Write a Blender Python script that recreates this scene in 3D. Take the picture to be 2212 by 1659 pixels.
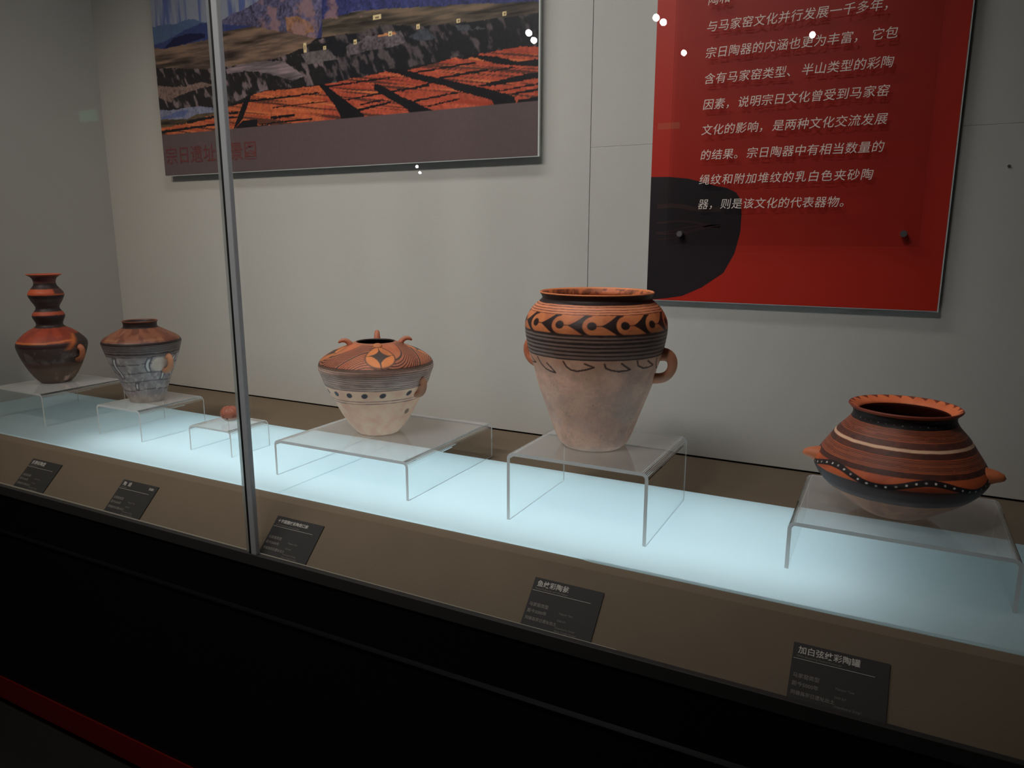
import bpy, bmesh, math
import numpy as np
from mathutils import Vector, Matrix

# ------------------------------------------------------------------ camera, world, exposure
for o in list(bpy.data.objects):
    bpy.data.objects.remove(o, do_unlink=True)
scene = bpy.context.scene
COL = scene.collection
ZL = 0.84                      # height of the display ledge above the gallery floor
PITCH, YAW, ROLL = 0.198965, 0.478799, -0.001602
fw = Vector((-math.sin(YAW) * math.cos(PITCH), math.cos(YAW) * math.cos(PITCH), -math.sin(PITCH)))
rt = Vector((math.cos(YAW), math.sin(YAW), 0.0))
dn = fw.cross(rt)
rt2 = rt * math.cos(ROLL) + dn * math.sin(ROLL)
dn2 = dn * math.cos(ROLL) - rt * math.sin(ROLL)
camd = bpy.data.cameras.new('camera')
camd.sensor_width = 36.0
camd.lens = 1574.0 / 2212.0 * 36.0
camd.clip_start = 0.02
cam = bpy.data.objects.new('camera', camd)
COL.objects.link(cam)
cam.matrix_world = Matrix(((rt2.x, -dn2.x, -fw.x, 0.0), (rt2.y, -dn2.y, -fw.y, 0.0), (rt2.z, -dn2.z, -fw.z, 0.6 + ZL), (0, 0, 0, 1)))
scene.camera = cam
world = bpy.data.worlds.new('gallery_dark')
world.use_nodes = True
world.node_tree.nodes['Background'].inputs[0].default_value = (0.55, 0.7, 1.0, 1)
world.node_tree.nodes['Background'].inputs[1].default_value = 0.006
scene.world = world
scene.view_settings.view_transform = 'Standard'
scene.view_settings.look = 'None'
scene.view_settings.exposure = 0.0
scene.view_settings.gamma = 1.0
scene.view_settings.use_curve_mapping = False
scene.cycles.max_bounces = 11
scene.cycles.diffuse_bounces = 3
scene.cycles.transmission_bounces = 10
scene.cycles.glossy_bounces = 4
scene.cycles.transparent_max_bounces = 16
scene.cycles.sample_clamp_indirect = 4.0
scene.cycles.use_light_tree = False

TOP_LAMP = 11.0                # case ceiling lamp, radiance
TUBE = 5.5                    # fluorescent tubes under the frosted panel
FILL_TRACK_WATT = 35.0              # added fill lights, unseen, in front of the case
SPOT_LENS = 70.0               # gallery spotlights, radiance of the lens

# ------------------------------------------------------------------ helpers
def lin(c):
    c = np.asarray(c, float) / 255.0
    return np.where(c <= 0.04045, c / 12.92, ((c + 0.055) / 1.055) ** 2.4)

def rgb(*c):
    l = lin(c)
    return (float(l[0]), float(l[1]), float(l[2]), 1.0)

class NT:
    def __init__(self, name):
        self.m = bpy.data.materials.new(name); self.m.use_nodes = True
        self.t = self.m.node_tree; self.t.nodes.clear()
        self.out = self.t.nodes.new('ShaderNodeOutputMaterial')
    def n(self, kind, **kw):
        nd = self.t.nodes.new(kind)
        for k, v in kw.items():
            if k.startswith('i_'):
                nd.inputs[k[2:].replace('_', ' ')].default_value = v
            else:
                setattr(nd, k, v)
        return nd
    def l(self, a, b):
        self.t.links.new(a, b)

def mat_solid(name, color, rough=0.6, metal=0.0, spec=0.5, noise=0.0, scale=8.0, bump=0.0, bscale=200.0, color2=None):
    b = NT(name)
    p = b.n('ShaderNodeBsdfPrincipled')
    p.inputs['Base Color'].default_value = color
    p.inputs['Roughness'].default_value = rough
    p.inputs['Metallic'].default_value = metal
    p.inputs['Specular IOR Level'].default_value = spec
    tc = b.n('ShaderNodeTexCoord')
    if noise > 0:
        nz = b.n('ShaderNodeTexNoise'); nz.inputs['Scale'].default_value = scale; nz.inputs['Detail'].default_value = 6
        b.l(tc.outputs['Object'], nz.inputs['Vector'])
        mx = b.n('ShaderNodeMix', data_type='RGBA')
        c2 = color2 or tuple(x * (1 - noise) for x in color[:3]) + (1,)
        mx.inputs['A'].default_value = color; mx.inputs['B'].default_value = c2
        b.l(nz.outputs['Fac'], mx.inputs['Factor']); b.l(mx.outputs['Result'], p.inputs['Base Color'])
    if bump > 0:
        n2 = b.n('ShaderNodeTexNoise'); n2.inputs['Scale'].default_value = bscale; n2.inputs['Detail'].default_value = 4
        b.l(tc.outputs['Object'], n2.inputs['Vector'])
        bp = b.n('ShaderNodeBump'); bp.inputs['Strength'].default_value = bump; bp.inputs['Distance'].default_value = 0.002
        b.l(n2.outputs['Fac'], bp.inputs['Height']); b.l(bp.outputs['Normal'], p.inputs['Normal'])
    b.l(p.outputs[0], b.out.inputs[0])
    return b.m

def mat_attr(name, rough, spec=0.5, noise=0.25, scale=30.0, bump=0.3, bscale=140.0, gain=1.0):
    """painted surface: colour from the mesh attribute 'paint', grain from noise"""
    b = NT(name)
    p = b.n('ShaderNodeBsdfPrincipled')
    p.inputs['Roughness'].default_value = rough
    p.inputs['Specular IOR Level'].default_value = spec
    at = b.n('ShaderNodeAttribute', attribute_name='paint')
    tc = b.n('ShaderNodeTexCoord')
    nz = b.n('ShaderNodeTexNoise'); nz.inputs['Scale'].default_value = scale; nz.inputs['Detail'].default_value = 8
    b.l(tc.outputs['Object'], nz.inputs['Vector'])
    mr = b.n('ShaderNodeMapRange'); mr.inputs['To Min'].default_value = (1 - noise) * gain; mr.inputs['To Max'].default_value = (1 + noise) * gain
    mr.inputs['From Min'].default_value = 0.25; mr.inputs['From Max'].default_value = 0.75
    b.l(nz.outputs['Fac'], mr.inputs['Value'])
    vm = b.n('ShaderNodeVectorMath', operation='SCALE')
    b.l(at.outputs['Color'], vm.inputs[0]); b.l(mr.outputs['Result'], vm.inputs['Scale'])
    b.l(vm.outputs[0], p.inputs['Base Color'])
    if bump:
        n2 = b.n('ShaderNodeTexNoise'); n2.inputs['Scale'].default_value = bscale; n2.inputs['Detail'].default_value = 5
        b.l(tc.outputs['Object'], n2.inputs['Vector'])
        bp = b.n('ShaderNodeBump'); bp.inputs['Strength'].default_value = bump; bp.inputs['Distance'].default_value = 0.0015
        b.l(n2.outputs['Fac'], bp.inputs['Height']); b.l(bp.outputs['Normal'], p.inputs['Normal'])
    b.l(p.outputs[0], b.out.inputs[0])
    return b.m

def mat_emit(name, color, strength):
    b = NT(name)
    e = b.n('ShaderNodeEmission'); e.inputs[0].default_value = color; e.inputs[1].default_value = strength
    b.l(e.outputs[0], b.out.inputs[0])
    return b.m

def mat_pane(name, tint=(1, 1, 1, 1), base=0.04, haze=0.0, rough=0.0):
    """clear flat glass: transmits straight, mirrors by Schlick's law on either face"""
    b = NT(name)
    lw = b.n('ShaderNodeLayerWeight'); lw.inputs['Blend'].default_value = 0.5
    pw = b.n('ShaderNodeMath', operation='POWER'); pw.inputs[1].default_value = 5.0
    b.l(lw.outputs['Facing'], pw.inputs[0])
    ma = b.n('ShaderNodeMath', operation='MULTIPLY_ADD'); ma.inputs[1].default_value = 1 - base; ma.inputs[2].default_value = base
    b.l(pw.outputs[0], ma.inputs[0])
    tr = b.n('ShaderNodeBsdfTransparent'); tr.inputs[0].default_value = tint
    gl = b.n('ShaderNodeBsdfGlossy'); gl.inputs['Roughness'].default_value = rough
    mx = b.n('ShaderNodeMixShader')
    b.l(ma.outputs[0], mx.inputs[0]); b.l(gl.outputs[0], mx.inputs[2])
    if haze > 0:
        df = b.n('ShaderNodeBsdfTranslucent'); df.inputs[0].default_value = (0.8, 0.82, 0.82, 1)
        m2 = b.n('ShaderNodeMixShader'); m2.inputs[0].default_value = haze
        b.l(tr.outputs[0], m2.inputs[1]); b.l(df.outputs[0], m2.inputs[2]); b.l(m2.outputs[0], mx.inputs[1])
    else:
        b.l(tr.outputs[0], mx.inputs[1])
    b.l(mx.outputs[0], b.out.inputs[0])
    return b.m

def mat_translucent(name, color, trans=0.7, gloss=0.05, rough=0.2):
    b = NT(name)
    t = b.n('ShaderNodeBsdfTranslucent'); t.inputs[0].default_value = color
    d = b.n('ShaderNodeBsdfDiffuse'); d.inputs[0].default_value = color
    m = b.n('ShaderNodeMixShader'); m.inputs[0].default_value = trans
    b.l(d.outputs[0], m.inputs[1]); b.l(t.outputs[0], m.inputs[2])
    g = b.n('ShaderNodeBsdfGlossy'); g.inputs['Roughness'].default_value = rough
    m2 = b.n('ShaderNodeMixShader'); m2.inputs[0].default_value = gloss
    b.l(m.outputs[0], m2.inputs[1]); b.l(g.outputs[0], m2.inputs[2])
    b.l(m2.outputs[0], b.out.inputs[0])
    return b.m

def mat_acrylic(name, veil=0.0):
    b = NT(name)
    p = b.n('ShaderNodeBsdfPrincipled')
    p.inputs['Base Color'].default_value = (0.97, 0.985, 0.985, 1)
    p.inputs['Roughness'].default_value = 0.0
    p.inputs['IOR'].default_value = 1.49
    p.inputs['Transmission Weight'].default_value = 1.0
    if veil:
        d = b.n('ShaderNodeBsdfDiffuse'); d.inputs[0].default_value = (0.9, 0.9, 0.9, 1)
        m = b.n('ShaderNodeMixShader'); m.inputs[0].default_value = veil
        b.l(p.outputs[0], m.inputs[1]); b.l(d.outputs[0], m.inputs[2]); b.l(m.outputs[0], b.out.inputs[0])
    else:
        b.l(p.outputs[0], b.out.inputs[0])
    return b.m

def wpos(o):
    v = Vector(o.location)
    while o.parent:
        o = o.parent; v += Vector(o.location)
    return v

def tag(o, label=None, cat=None, group=None, kind=None):
    if label: o['label'] = label
    if cat: o['category'] = cat
    if group: o['group'] = group
    if kind: o['kind'] = kind
    return o

def empty(name, loc, label, cat, group=None):
    o = bpy.data.objects.new(name, None); COL.objects.link(o); o.location = loc
    o.empty_display_size = 0.05
    return tag(o, label, cat, group)

def link_mesh(name, me, mat, parent=None, origin=None):
    """me holds world coordinates; the object's origin goes to `origin` (or to its parent's base)"""
    ob = bpy.data.objects.new(name, me)
    if parent is not None:
        off = wpos(parent); ob.parent = parent
    else:
        off = Vector(origin) if origin is not None else Vector((0, 0, 0)); ob.location = off
    if off.length > 0:
        me.transform(Matrix.Translation(-off))
    if mat is not None:
        for m in (mat if isinstance(mat, (list, tuple)) else [mat]):
            me.materials.append(m)
    COL.objects.link(ob)
    return ob

def mesh(name, verts, faces, mat, parent=None, origin=None, smooth=False):
    me = bpy.data.meshes.new(name)
    me.from_pydata([tuple(v) for v in verts], [], [tuple(f) for f in faces])
    me.update()
    if smooth:
        me.polygons.foreach_set('use_smooth', [True] * len(me.polygons))
    return link_mesh(name, me, mat, parent, origin)

def bm_obj(name, bm, mat, parent=None, origin=None, smooth=False):
    me = bpy.data.meshes.new(name)
    bmesh.ops.recalc_face_normals(bm, faces=bm.faces[:])
    bm.to_mesh(me); bm.free()
    if smooth:
        me.polygons.foreach_set('use_smooth', [True] * len(me.polygons))
    return link_mesh(name, me, mat, parent, origin)

def bm_box(bm, a, b, bevel=0.0):
    x0, y0, z0 = a; x1, y1, z1 = b
    vs = [bm.verts.new(p) for p in [(x0, y0, z0), (x1, y0, z0), (x1, y1, z0), (x0, y1, z0), (x0, y0, z1), (x1, y0, z1), (x1, y1, z1), (x0, y1, z1)]]
    fs = [bm.faces.new([vs[i] for i in f]) for f in [(0, 3, 2, 1), (4, 5, 6, 7), (0, 1, 5, 4), (1, 2, 6, 5), (2, 3, 7, 6), (3, 0, 4, 7)]]
    if bevel:
        es = list({e for f in fs for e in f.edges})
        bmesh.ops.bevel(bm, geom=es, offset=bevel, segments=2, affect='EDGES', profile=0.5)

def box(name, a, b, mat, parent=None, origin=None, bevel=0.0):
    """a, b: corners with z measured from the ledge"""
    bm = bmesh.new()
    bm_box(bm, (a[0], a[1], a[2] + ZL), (b[0], b[1], b[2] + ZL), bevel)
    return bm_obj(name, bm, mat, parent, origin)

def prism_x(name, prof, x0, x1, mat, parent=None, origin=None, smooth=False):
    """closed (y, z-from-ledge) outline swept along the case"""
    n = len(prof)
    v = [(x0, y, z + ZL) for y, z in prof] + [(x1, y, z + ZL) for y, z in prof]
    f = [(i, (i + 1) % n, n + (i + 1) % n, n + i) for i in range(n)] + [tuple(range(n))[::-1], tuple(range(n, 2 * n))]
    bm = bmesh.new()
    bv = [bm.verts.new(p) for p in v]
    for q in f: bm.faces.new([bv[i] for i in q])
    return bm_obj(name, bm, mat, parent, origin, smooth)

def cyl(name, p0, p1, r0, r1, mat, parent=None, origin=None, seg=20, smooth=True):
    p0, p1 = Vector(p0), Vector(p1); d = (p1 - p0).normalized()
    u = d.orthogonal().normalized(); w = d.cross(u)
    bm = bmesh.new(); A = []; B = []
    for i in range(seg):
        a = 2 * math.pi * i / seg; k = u * math.cos(a) + w * math.sin(a)
        A.append(bm.verts.new(p0 + k * r0)); B.append(bm.verts.new(p1 + k * r1))
    for i in range(seg):
        bm.faces.new([A[i], A[(i + 1) % seg], B[(i + 1) % seg], B[i]])
    bm.faces.new(A[::-1]); bm.faces.new(B)
    return bm_obj(name, bm, mat, parent, origin)

def sweep(name, pts, radii, mat, parent=None, seg=14, flat=1.0, up=(0, 0, 1), cap=True, color=None):
    """tube along pts (world), radius per point, cross-section widened by `flat` across `up x tangent`"""
    P = [Vector(p) for p in pts]; n = len(P); bm = bmesh.new(); rings = []
    side = None
    for i in range(n):
        t = (P[min(i + 1, n - 1)] - P[max(i - 1, 0)]).normalized()
        if side is None:
            side = t.cross(Vector(up)).normalized() if abs(t.dot(Vector(up))) < 0.98 else t.orthogonal().normalized()
        side = (side - t * side.dot(t)).normalized(); b = t.cross(side).normalized()
        ring = []
        for k in range(seg):
            a = 2 * math.pi * k / seg
            ring.append(bm.verts.new(P[i] + side * math.cos(a) * radii[i] * flat + b * math.sin(a) * radii[i]))
        rings.append(ring)
    for i in range(n - 1):
        for k in range(seg):
            bm.faces.new([rings[i][k], rings[i][(k + 1) % seg], rings[i + 1][(k + 1) % seg], rings[i + 1][k]])
    if cap:
        bm.faces.new(rings[0][::-1]); bm.faces.new(rings[-1])
    ob = bm_obj(name, bm, mat, parent, smooth=True)
    if color is not None:
        paint(ob.data, np.tile(np.append(lin(color), 1.0), (len(ob.data.vertices), 1)))
    return ob

def paint(me, cols):
    at = me.color_attributes.new('paint', 'FLOAT_COLOR', 'POINT')
    at.data.foreach_set('color', np.ascontiguousarray(cols, dtype=np.float32).ravel())

def spline(pr, m=16):
    P = np.array(pr, float); Q = np.vstack([2 * P[0] - P[1], P, 2 * P[-1] - P[-2]]); o = []
    for i in range(1, len(Q) - 2):
        p0, p1, p2, p3 = Q[i - 1:i + 3]
        for t in np.linspace(0, 1, m, endpoint=False):
            o.append(.5 * (2 * p1 + (p2 - p0) * t + (2 * p0 - 5 * p1 + 4 * p2 - p3) * t * t + (3 * p1 - p0 - 3 * p2 + p3) * t ** 3))
    o.append(P[-1])
    return np.array(o)

_rng = np.random.RandomState(7)
_LAT = _rng.rand(64, 64, 64).astype(np.float32)
def vnoise(x, y, z=0.0):
    """smooth value noise in 0..1"""
    x, y, z = np.broadcast_arrays(np.asarray(x, float), np.asarray(y, float), np.asarray(z, float))
    xi, yi, zi = np.floor(x).astype(int), np.floor(y).astype(int), np.floor(z).astype(int)
    fx, fy, fz = x - xi, y - yi, z - zi
    fx, fy, fz = [t * t * (3 - 2 * t) for t in (fx, fy, fz)]
    g = lambda a, b, c: _LAT[(xi + a) % 64, (yi + b) % 64, (zi + c) % 64]
    c00 = g(0, 0, 0) * (1 - fx) + g(1, 0, 0) * fx; c10 = g(0, 1, 0) * (1 - fx) + g(1, 1, 0) * fx
    c01 = g(0, 0, 1) * (1 - fx) + g(1, 0, 1) * fx; c11 = g(0, 1, 1) * (1 - fx) + g(1, 1, 1) * fx
    return (c00 * (1 - fy) + c10 * fy) * (1 - fz) + (c01 * (1 - fy) + c11 * fy) * fz

def fbm(x, y, z=0.0, o=4):
    s = 0; a = .5; t = 0
    for i in range(o):
        s = s + a * vnoise(np.asarray(x) * 2 ** i + 13 * i, np.asarray(y) * 2 ** i + 7 * i, np.asarray(z) * 2 ** i); t += a; a *= .5
    return s / t

def sstep(a, b, x):
    t = np.clip((x - a) / (b - a), 0, 1)
    return t * t * (3 - 2 * t)

def blend(c, col, w):
    """lay colour col (sRGB) over the array c with weight w"""
    w = np.clip(w, 0, 1)[..., None]
    return c * (1 - w) + lin(col) * w

def band(z, a, b, soft=0.0006):
    return sstep(a - soft, a + soft, z) * (1 - sstep(b - soft, b + soft, z))

def inpoly(x, y, poly):
    ins = np.zeros(np.broadcast(x, y).shape, bool); n = len(poly)
    for i in range(n):
        x0, y0 = poly[i]; x1, y1 = poly[(i + 1) % n]
        if y0 == y1: continue
        c = ((y0 > y) != (y1 > y)) & (x < (x1 - x0) * (y - y0) / (y1 - y0) + x0)
        ins ^= c
    return ins

def polydist(x, y, pts):
    """distance to an open polyline"""
    d = np.full(np.broadcast(x, y).shape, 1e9)
    for (x0, y0), (x1, y1) in zip(pts[:-1], pts[1:]):
        dx, dy = x1 - x0, y1 - y0; L = dx * dx + dy * dy
        t = np.clip(((x - x0) * dx + (y - y0) * dy) / L, 0, 1)
        d = np.minimum(d, np.hypot(x - x0 - t * dx, y - y0 - t * dy))
    return d

def text_mesh(name, body, size, origin, ux, uy, mat, parent, align='LEFT', bold=0.0, shear=0.0, spacing=1.0, depth=0.0):
    """flat lettering: body laid out in the plane origin + ux*a + uy*b (world vectors)"""
    c = bpy.data.curves.new('lettering_source', 'FONT')
    c.body = body; c.size = size; c.align_x = align; c.align_y = 'CENTER'
    c.offset = bold; c.shear = shear; c.space_character = spacing; c.resolution_u = 2
    t = bpy.data.objects.new('lettering_source', c); COL.objects.link(t)
    dg = bpy.context.evaluated_depsgraph_get()
    me = bpy.data.meshes.new_from_object(t.evaluated_get(dg))
    bpy.data.objects.remove(t, do_unlink=True); bpy.data.curves.remove(c)
    me.materials.clear()
    ux, uy = Vector(ux), Vector(uy); n = ux.cross(uy); o = Vector(origin)
    M = Matrix(((ux.x, uy.x, n.x, o.x), (ux.y, uy.y, n.y, o.y), (ux.z, uy.z, n.z, o.z), (0, 0, 0, 1)))
    me.transform(M); me.name = name
    return link_mesh(name, me, mat, parent)

# ------------------------------------------------------------------ materials of the setting
M_WALL = mat_solid('wall_fabric', rgb(197, 195, 190), 0.9, spec=0.1, noise=0.10, scale=3.0, bump=0.25, bscale=420)
M_WALLB = mat_solid('wall_backing', rgb(30, 28, 26), 0.9)
M_LEDGE = mat_solid('beige_ledge_fabric', rgb(124, 110, 94), 0.9, spec=0.1, noise=0.16, scale=9.0, bump=0.3, bscale=500)
M_FLOOR = mat_solid('dark_carpet', rgb(52, 50, 48), 0.95, noise=0.3, scale=40, bump=0.5, bscale=300)
M_CEIL = mat_solid('dark_ceiling', rgb(30, 30, 32), 0.9)
M_BLACK = mat_solid('black_lacquer', rgb(14, 14, 17), 0.35, spec=0.4)
M_RAIL = mat_solid('dark_metal_rail', rgb(58, 57, 57), 0.5, metal=0.2)
M_RED = mat_solid('red_kick', rgb(130, 10, 10), 0.5)
M_TRAY = mat_solid('white_tray', rgb(225, 230, 230), 0.8)
M_PALE = mat_translucent('pale_translucent', rgb(205, 200, 186), 0.45, 0.02)
M_FROST = mat_translucent('frosted_glass', (0.77, 0.905, 0.945, 1), 0.80, 0.035, 0.06)
M_TUBE = mat_emit('fluorescent_tube_light', (0.80, 0.94, 1.0, 1), TUBE)
M_TUBE2 = mat_emit('fluorescent_tube_light_weak', (0.80, 0.94, 1.0, 1), TUBE * 0.55)
M_LAMP = mat_emit('case_lamp_light', (1.0, 0.985, 0.94, 1), TOP_LAMP)
M_PANE = mat_pane('clear_pane')
M_JOINTG = mat_translucent('grey_silicone', (0.62, 0.64, 0.67, 1), 0.55, 0.06, 0.3)
M_JOINTD = mat_solid('black_silicone', rgb(22, 22, 24), 0.5)
M_JOINTL = mat_pane('polished_glass_edge', (0.86, 0.88, 0.86, 1), 0.05, haze=0.45)
M_STEEL = mat_solid('brushed_steel', rgb(190, 190, 190), 0.3, metal=1.0)
M_HOUSE = mat_solid('lamp_housing', rgb(20, 20, 20), 0.4)
M_ACRYL = mat_acrylic('clear_acrylic')
M_ACEDGE = mat_translucent('sawn_acrylic_edge', (0.96, 0.97, 0.97, 1), 0.35, 0.05, 0.15)  # frosted cut, whitened in colour for the light piped to the edges
M_ACTOP = mat_acrylic('milky_acrylic_top', veil=0.24)  # a diffuse share makes the riser tops milky

XW, YB = -2.88, 1.975          # left end wall, back wall
XR = 1.30                      # the case runs on to the right, past the picture
CASE_TOP = 1.90

# ------------------------------------------------------------------ room shell
tag(box('floor', (-9, -16, -0.86), (6, 1.30, -0.84), M_FLOOR), kind='structure')
tag(box('ceiling', (-13, -16, 2.30), (6, 2.2, 2.34), M_CEIL), kind='structure')
wb = box('wall_back', (XW - 0.06, YB + 0.012, -0.84), (XR, YB + 0.10, 2.30), M_WALLB); tag(wb, kind='structure')
SX = -0.781                    # vertical seam between the wall boards
for x0, x1, z0, z1 in ((XW, SX - 0.0008, 0.0015, CASE_TOP), (SX + 0.0008, XR, 0.0015, 0.84390), (SX + 0.0008, XR, 0.84425, CASE_TOP)):
    box('wall_board', (x0, YB, z0), (x1, YB + 0.012, z1), M_WALL, wb, bevel=0.0006)
nail = cyl('nail_head', (0.201, YB, 0.7546 + ZL), (0.201, YB - 0.003, 0.7546 + ZL), 0.0035, 0.003, M_STEEL, wb, seg=10)
wl = box('wall_left', (XW - 0.06, 1.06, -0.84), (XW, YB + 0.012, 2.30), M_WALL); tag(wl, kind='structure')
# gallery wall left of the case, facing the visitors
tag(box('wall_front', (-9, 1.06, -0.84), (XW - 0.06, 1.16, 2.30), M_CEIL), kind='structure')

# ------------------------------------------------------------------ the built-in case
case = empty('display_case', (-0.8, 1.5, 0.0), 'long built-in glass museum case with lit panel, beige ledge and black base', 'display case')
PF, PB = 1.2165, 1.678         # front and back edge of the lit panel
box('back_ledge', (XW, PB, -0.03), (XR, YB + 0.004, -0.004), M_LEDGE, case)
prism_x('label_slope', [(PF, -0.004), (1.181, -0.004), (1.0805, -0.1045), (1.0805, -0.19), (PF, -0.19)], XW, XR, M_LEDGE, case)
# lit panel: three frosted plates on a tray with two tubes
tray = bmesh.new()
bm_box(tray, (XW, PF, ZL - 0.19), (XR, PB, ZL - 0.18))
bm_box(tray, (XW, PB, ZL - 0.19), (XR, PB + 0.006, ZL - 0.03))
bm_obj('light_tray', tray, M_TRAY, case)
def frosted_plate(front, x0, x1):
    o = front + [(x1, PB), (x0, PB)]
    n = len(o); v = [(x, y, ZL) for x, y in o] + [(x, y, ZL - 0.0055) for x, y in o]
    f = [tuple(range(n))] + [(i, n + i, n + (i + 1) % n, (i + 1) % n) for i in range(n)]
    return mesh('frosted_plate', v, f, M_FROST, case)
frosted_plate([(XW + 0.001, PF), (-1.2594, PF)], XW + 0.001, -1.2594)
frosted_plate([(-1.2586, PF), (-0.490, PF), (-0.478, PF - 0.0012), (-0.464, PF - 0.0045), (-0.452, PF - 0.0052), (XR - 0.001, PF - 0.0052)], -1.2586, XR - 0.001)
for y, m in ((1.325, M_TUBE), (1.53, M_TUBE2)):
    cyl('fluorescent_tube', (-2.10, y, ZL - 0.13), (0.0, y, ZL - 0.13), 0.013, 0.013, m, case, seg=12)
    for x in (-2.11, 0.01):
        cyl('tube_socket', (x - 0.02, y, ZL - 0.13), (x + 0.01, y, ZL - 0.13), 0.016, 0.016, M_TRAY, case, seg=12)
# front rail, base, moulding, kick strip
YG = 1.071
box('front_rail', (XW, YG - 0.003, -0.114), (XR, 1.0805, -0.0875), M_RAIL, case, bevel=0.001)
mesh('pale_strip', [(XW, 1.0795, ZL - 0.0875), (XW, 1.0855, ZL - 0.0865), (XW, 1.0815, ZL - 0.083), (-0.36, 1.0800, ZL - 0.0875), (-0.36, 1.0812, ZL - 0.0873), (-0.36, 1.0806, ZL - 0.0870)],
     [(0, 1, 2), (5, 4, 3), (0, 3, 4, 1), (1, 4, 5, 2), (2, 5, 3, 0)], M_PALE, case)  # thin pale strip on the rail, tapering off to the right
box('base_panel', (XW, YG + 0.002, -0.73), (XR, YG + 0.03, -0.114), M_BLACK, case)
prism_x('moulding', [(YG + 0.002, -0.225), (YG - 0.004, -0.227), (YG - 0.006, -0.230), (YG - 0.004, -0.234), (YG + 0.002, -0.236)], XW, XR, M_BLACK, case)
box('kick_strip', (XW, YG - 0.002, -0.805), (XR, YG + 0.03, -0.73), M_RED, case)
box('plinth', (XW, YG + 0.02, -0.84), (XR, YG + 0.05, -0.805), M_BLACK, case)
# glass front: two panes with a siliconed butt joint
box('glass_pane', (XW, YG, -0.0875), (-1.2185, YG + 0.008, CASE_TOP), M_PANE, case)
box('glass_pane', (-1.1885, YG, -0.0875), (XR, YG + 0.008, CASE_TOP), M_PANE, case)
box('polished_edge', (-1.2185, YG, -0.0875), (-1.2095, YG + 0.009, CASE_TOP), M_JOINTL, case)
box('silicone_seam', (-1.2095, YG - 0.001, -0.0875), (-1.2035, YG + 0.009, CASE_TOP), M_JOINTD, case)
box('joint_strip', (-1.2035, YG - 0.002, -0.0875), (-1.1885, YG + 0.010, CASE_TOP), M_JOINTG, case, bevel=0.0015)
# case ceiling with its lamp
box('case_top', (XW, YG, CASE_TOP), (XR, YB + 0.012, CASE_TOP + 0.03), M_CEIL, case)
LX0, LX1, LY0, LY1 = -1.95, -0.45, 1.30, 1.46
lb = bmesh.new(); bm_box(lb, (LX0 - 0.02, LY0 - 0.02, ZL + CASE_TOP - 0.05), (LX1 + 0.02, LY1 + 0.02, ZL + CASE_TOP))
lh = bm_obj('lamp_box', lb, M_HOUSE, case)
mesh('lamp_diffuser', [(LX0, LY0, ZL + CASE_TOP - 0.051), (LX1, LY0, ZL + CASE_TOP - 0.051), (LX1, LY1, ZL + CASE_TOP - 0.051), (LX0, LY1, ZL + CASE_TOP - 0.051)], [(0, 3, 2, 1)], M_LAMP, lh)

# ------------------------------------------------------------------ unseen ceiling track, added as soft fill for the pots and wall
TRX = (-2.75, -2.25, -1.80, -1.40, -1.00, -0.60)
TRY = -0.10
track = empty('added_fill_track', (-1.3, TRY, 2.30 + ZL), 'added unseen ceiling track of fill lights aimed at the case', 'added fill lights')
box('fill_track_bar', (-3.1, TRY - 0.018, 2.272), (0.2, TRY + 0.018, 2.30), M_HOUSE, track)
M_TLENS = mat_emit('fill_lens_light', (1.0, 0.93, 0.84, 1), 20.0)
for tx in TRX:
    ln = Vector((tx, TRY, 2.19 + ZL)); tg = Vector((tx * 0.97 + 0.02, 1.72, 0.34 + ZL)); d = (tg - ln).normalized()
    cyl('lamp_head', ln - d * 0.12, ln - d * 0.003, 0.032, 0.045, M_HOUSE, track, seg=16)
    cyl('lens', ln - d * 0.003, ln, 0.040, 0.040, M_TLENS, track, seg=16)
    cyl('stem', ln - d * 0.08, (tx - d.x * 0.08, TRY - d.y * 0.08, 2.275 + ZL), 0.008, 0.008, M_HOUSE, track, seg=8)
    ld = bpy.data.lights.new('fill_beam', 'SPOT'); ld.energy = FILL_TRACK_WATT; ld.color = (1.0, 0.95, 0.88) if tx > -2.0 else (1.0, 0.87, 0.72)
    ld.spot_size = math.radians(60); ld.spot_blend = 1.0; ld.shadow_soft_size = 0.13
    lo = bpy.data.objects.new('fill_beam', ld); COL.objects.link(lo); lo.parent = track
    lo.location = ln + d * 0.006 - Vector(track.location); lo.rotation_euler = d.to_track_quat('-Z', 'Y').to_euler()

# ------------------------------------------------------------------ gallery spotlights behind the visitor (mirrored in the glass)
M_LENS = mat_emit('spot_lens_light', (1.0, 0.97, 0.95, 1), SPOT_LENS)
SPOTS = [((-1.747, -3.53), 'left lamp of the twin spotlight mirrored beside the red panel top left'),
         ((-1.732, -3.67), 'right lamp of the twin spotlight mirrored beside the red panel top left'),
         ((-1.833, -4.67), 'single ceiling spotlight mirrored on the left of the red panel'),
         ((-0.763, -4.56), 'single ceiling spotlight mirrored over the white text lines'),
         ((-0.735, -3.30), 'ceiling spotlight mirrored at the top edge above the white text'),
         ((-2.771, -3.47), 'upper lamp of the pair mirrored on the landscape print right edge'),
         ((-2.832, -3.69), 'lower lamp of the pair mirrored on the landscape print right edge'),
         ((-10.07, -12.44), 'far upper lamp of the small pair mirrored below the landscape print'),
         ((-10.93, -13.81), 'far lower lamp of the small pair mirrored below the landscape print')]
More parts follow.
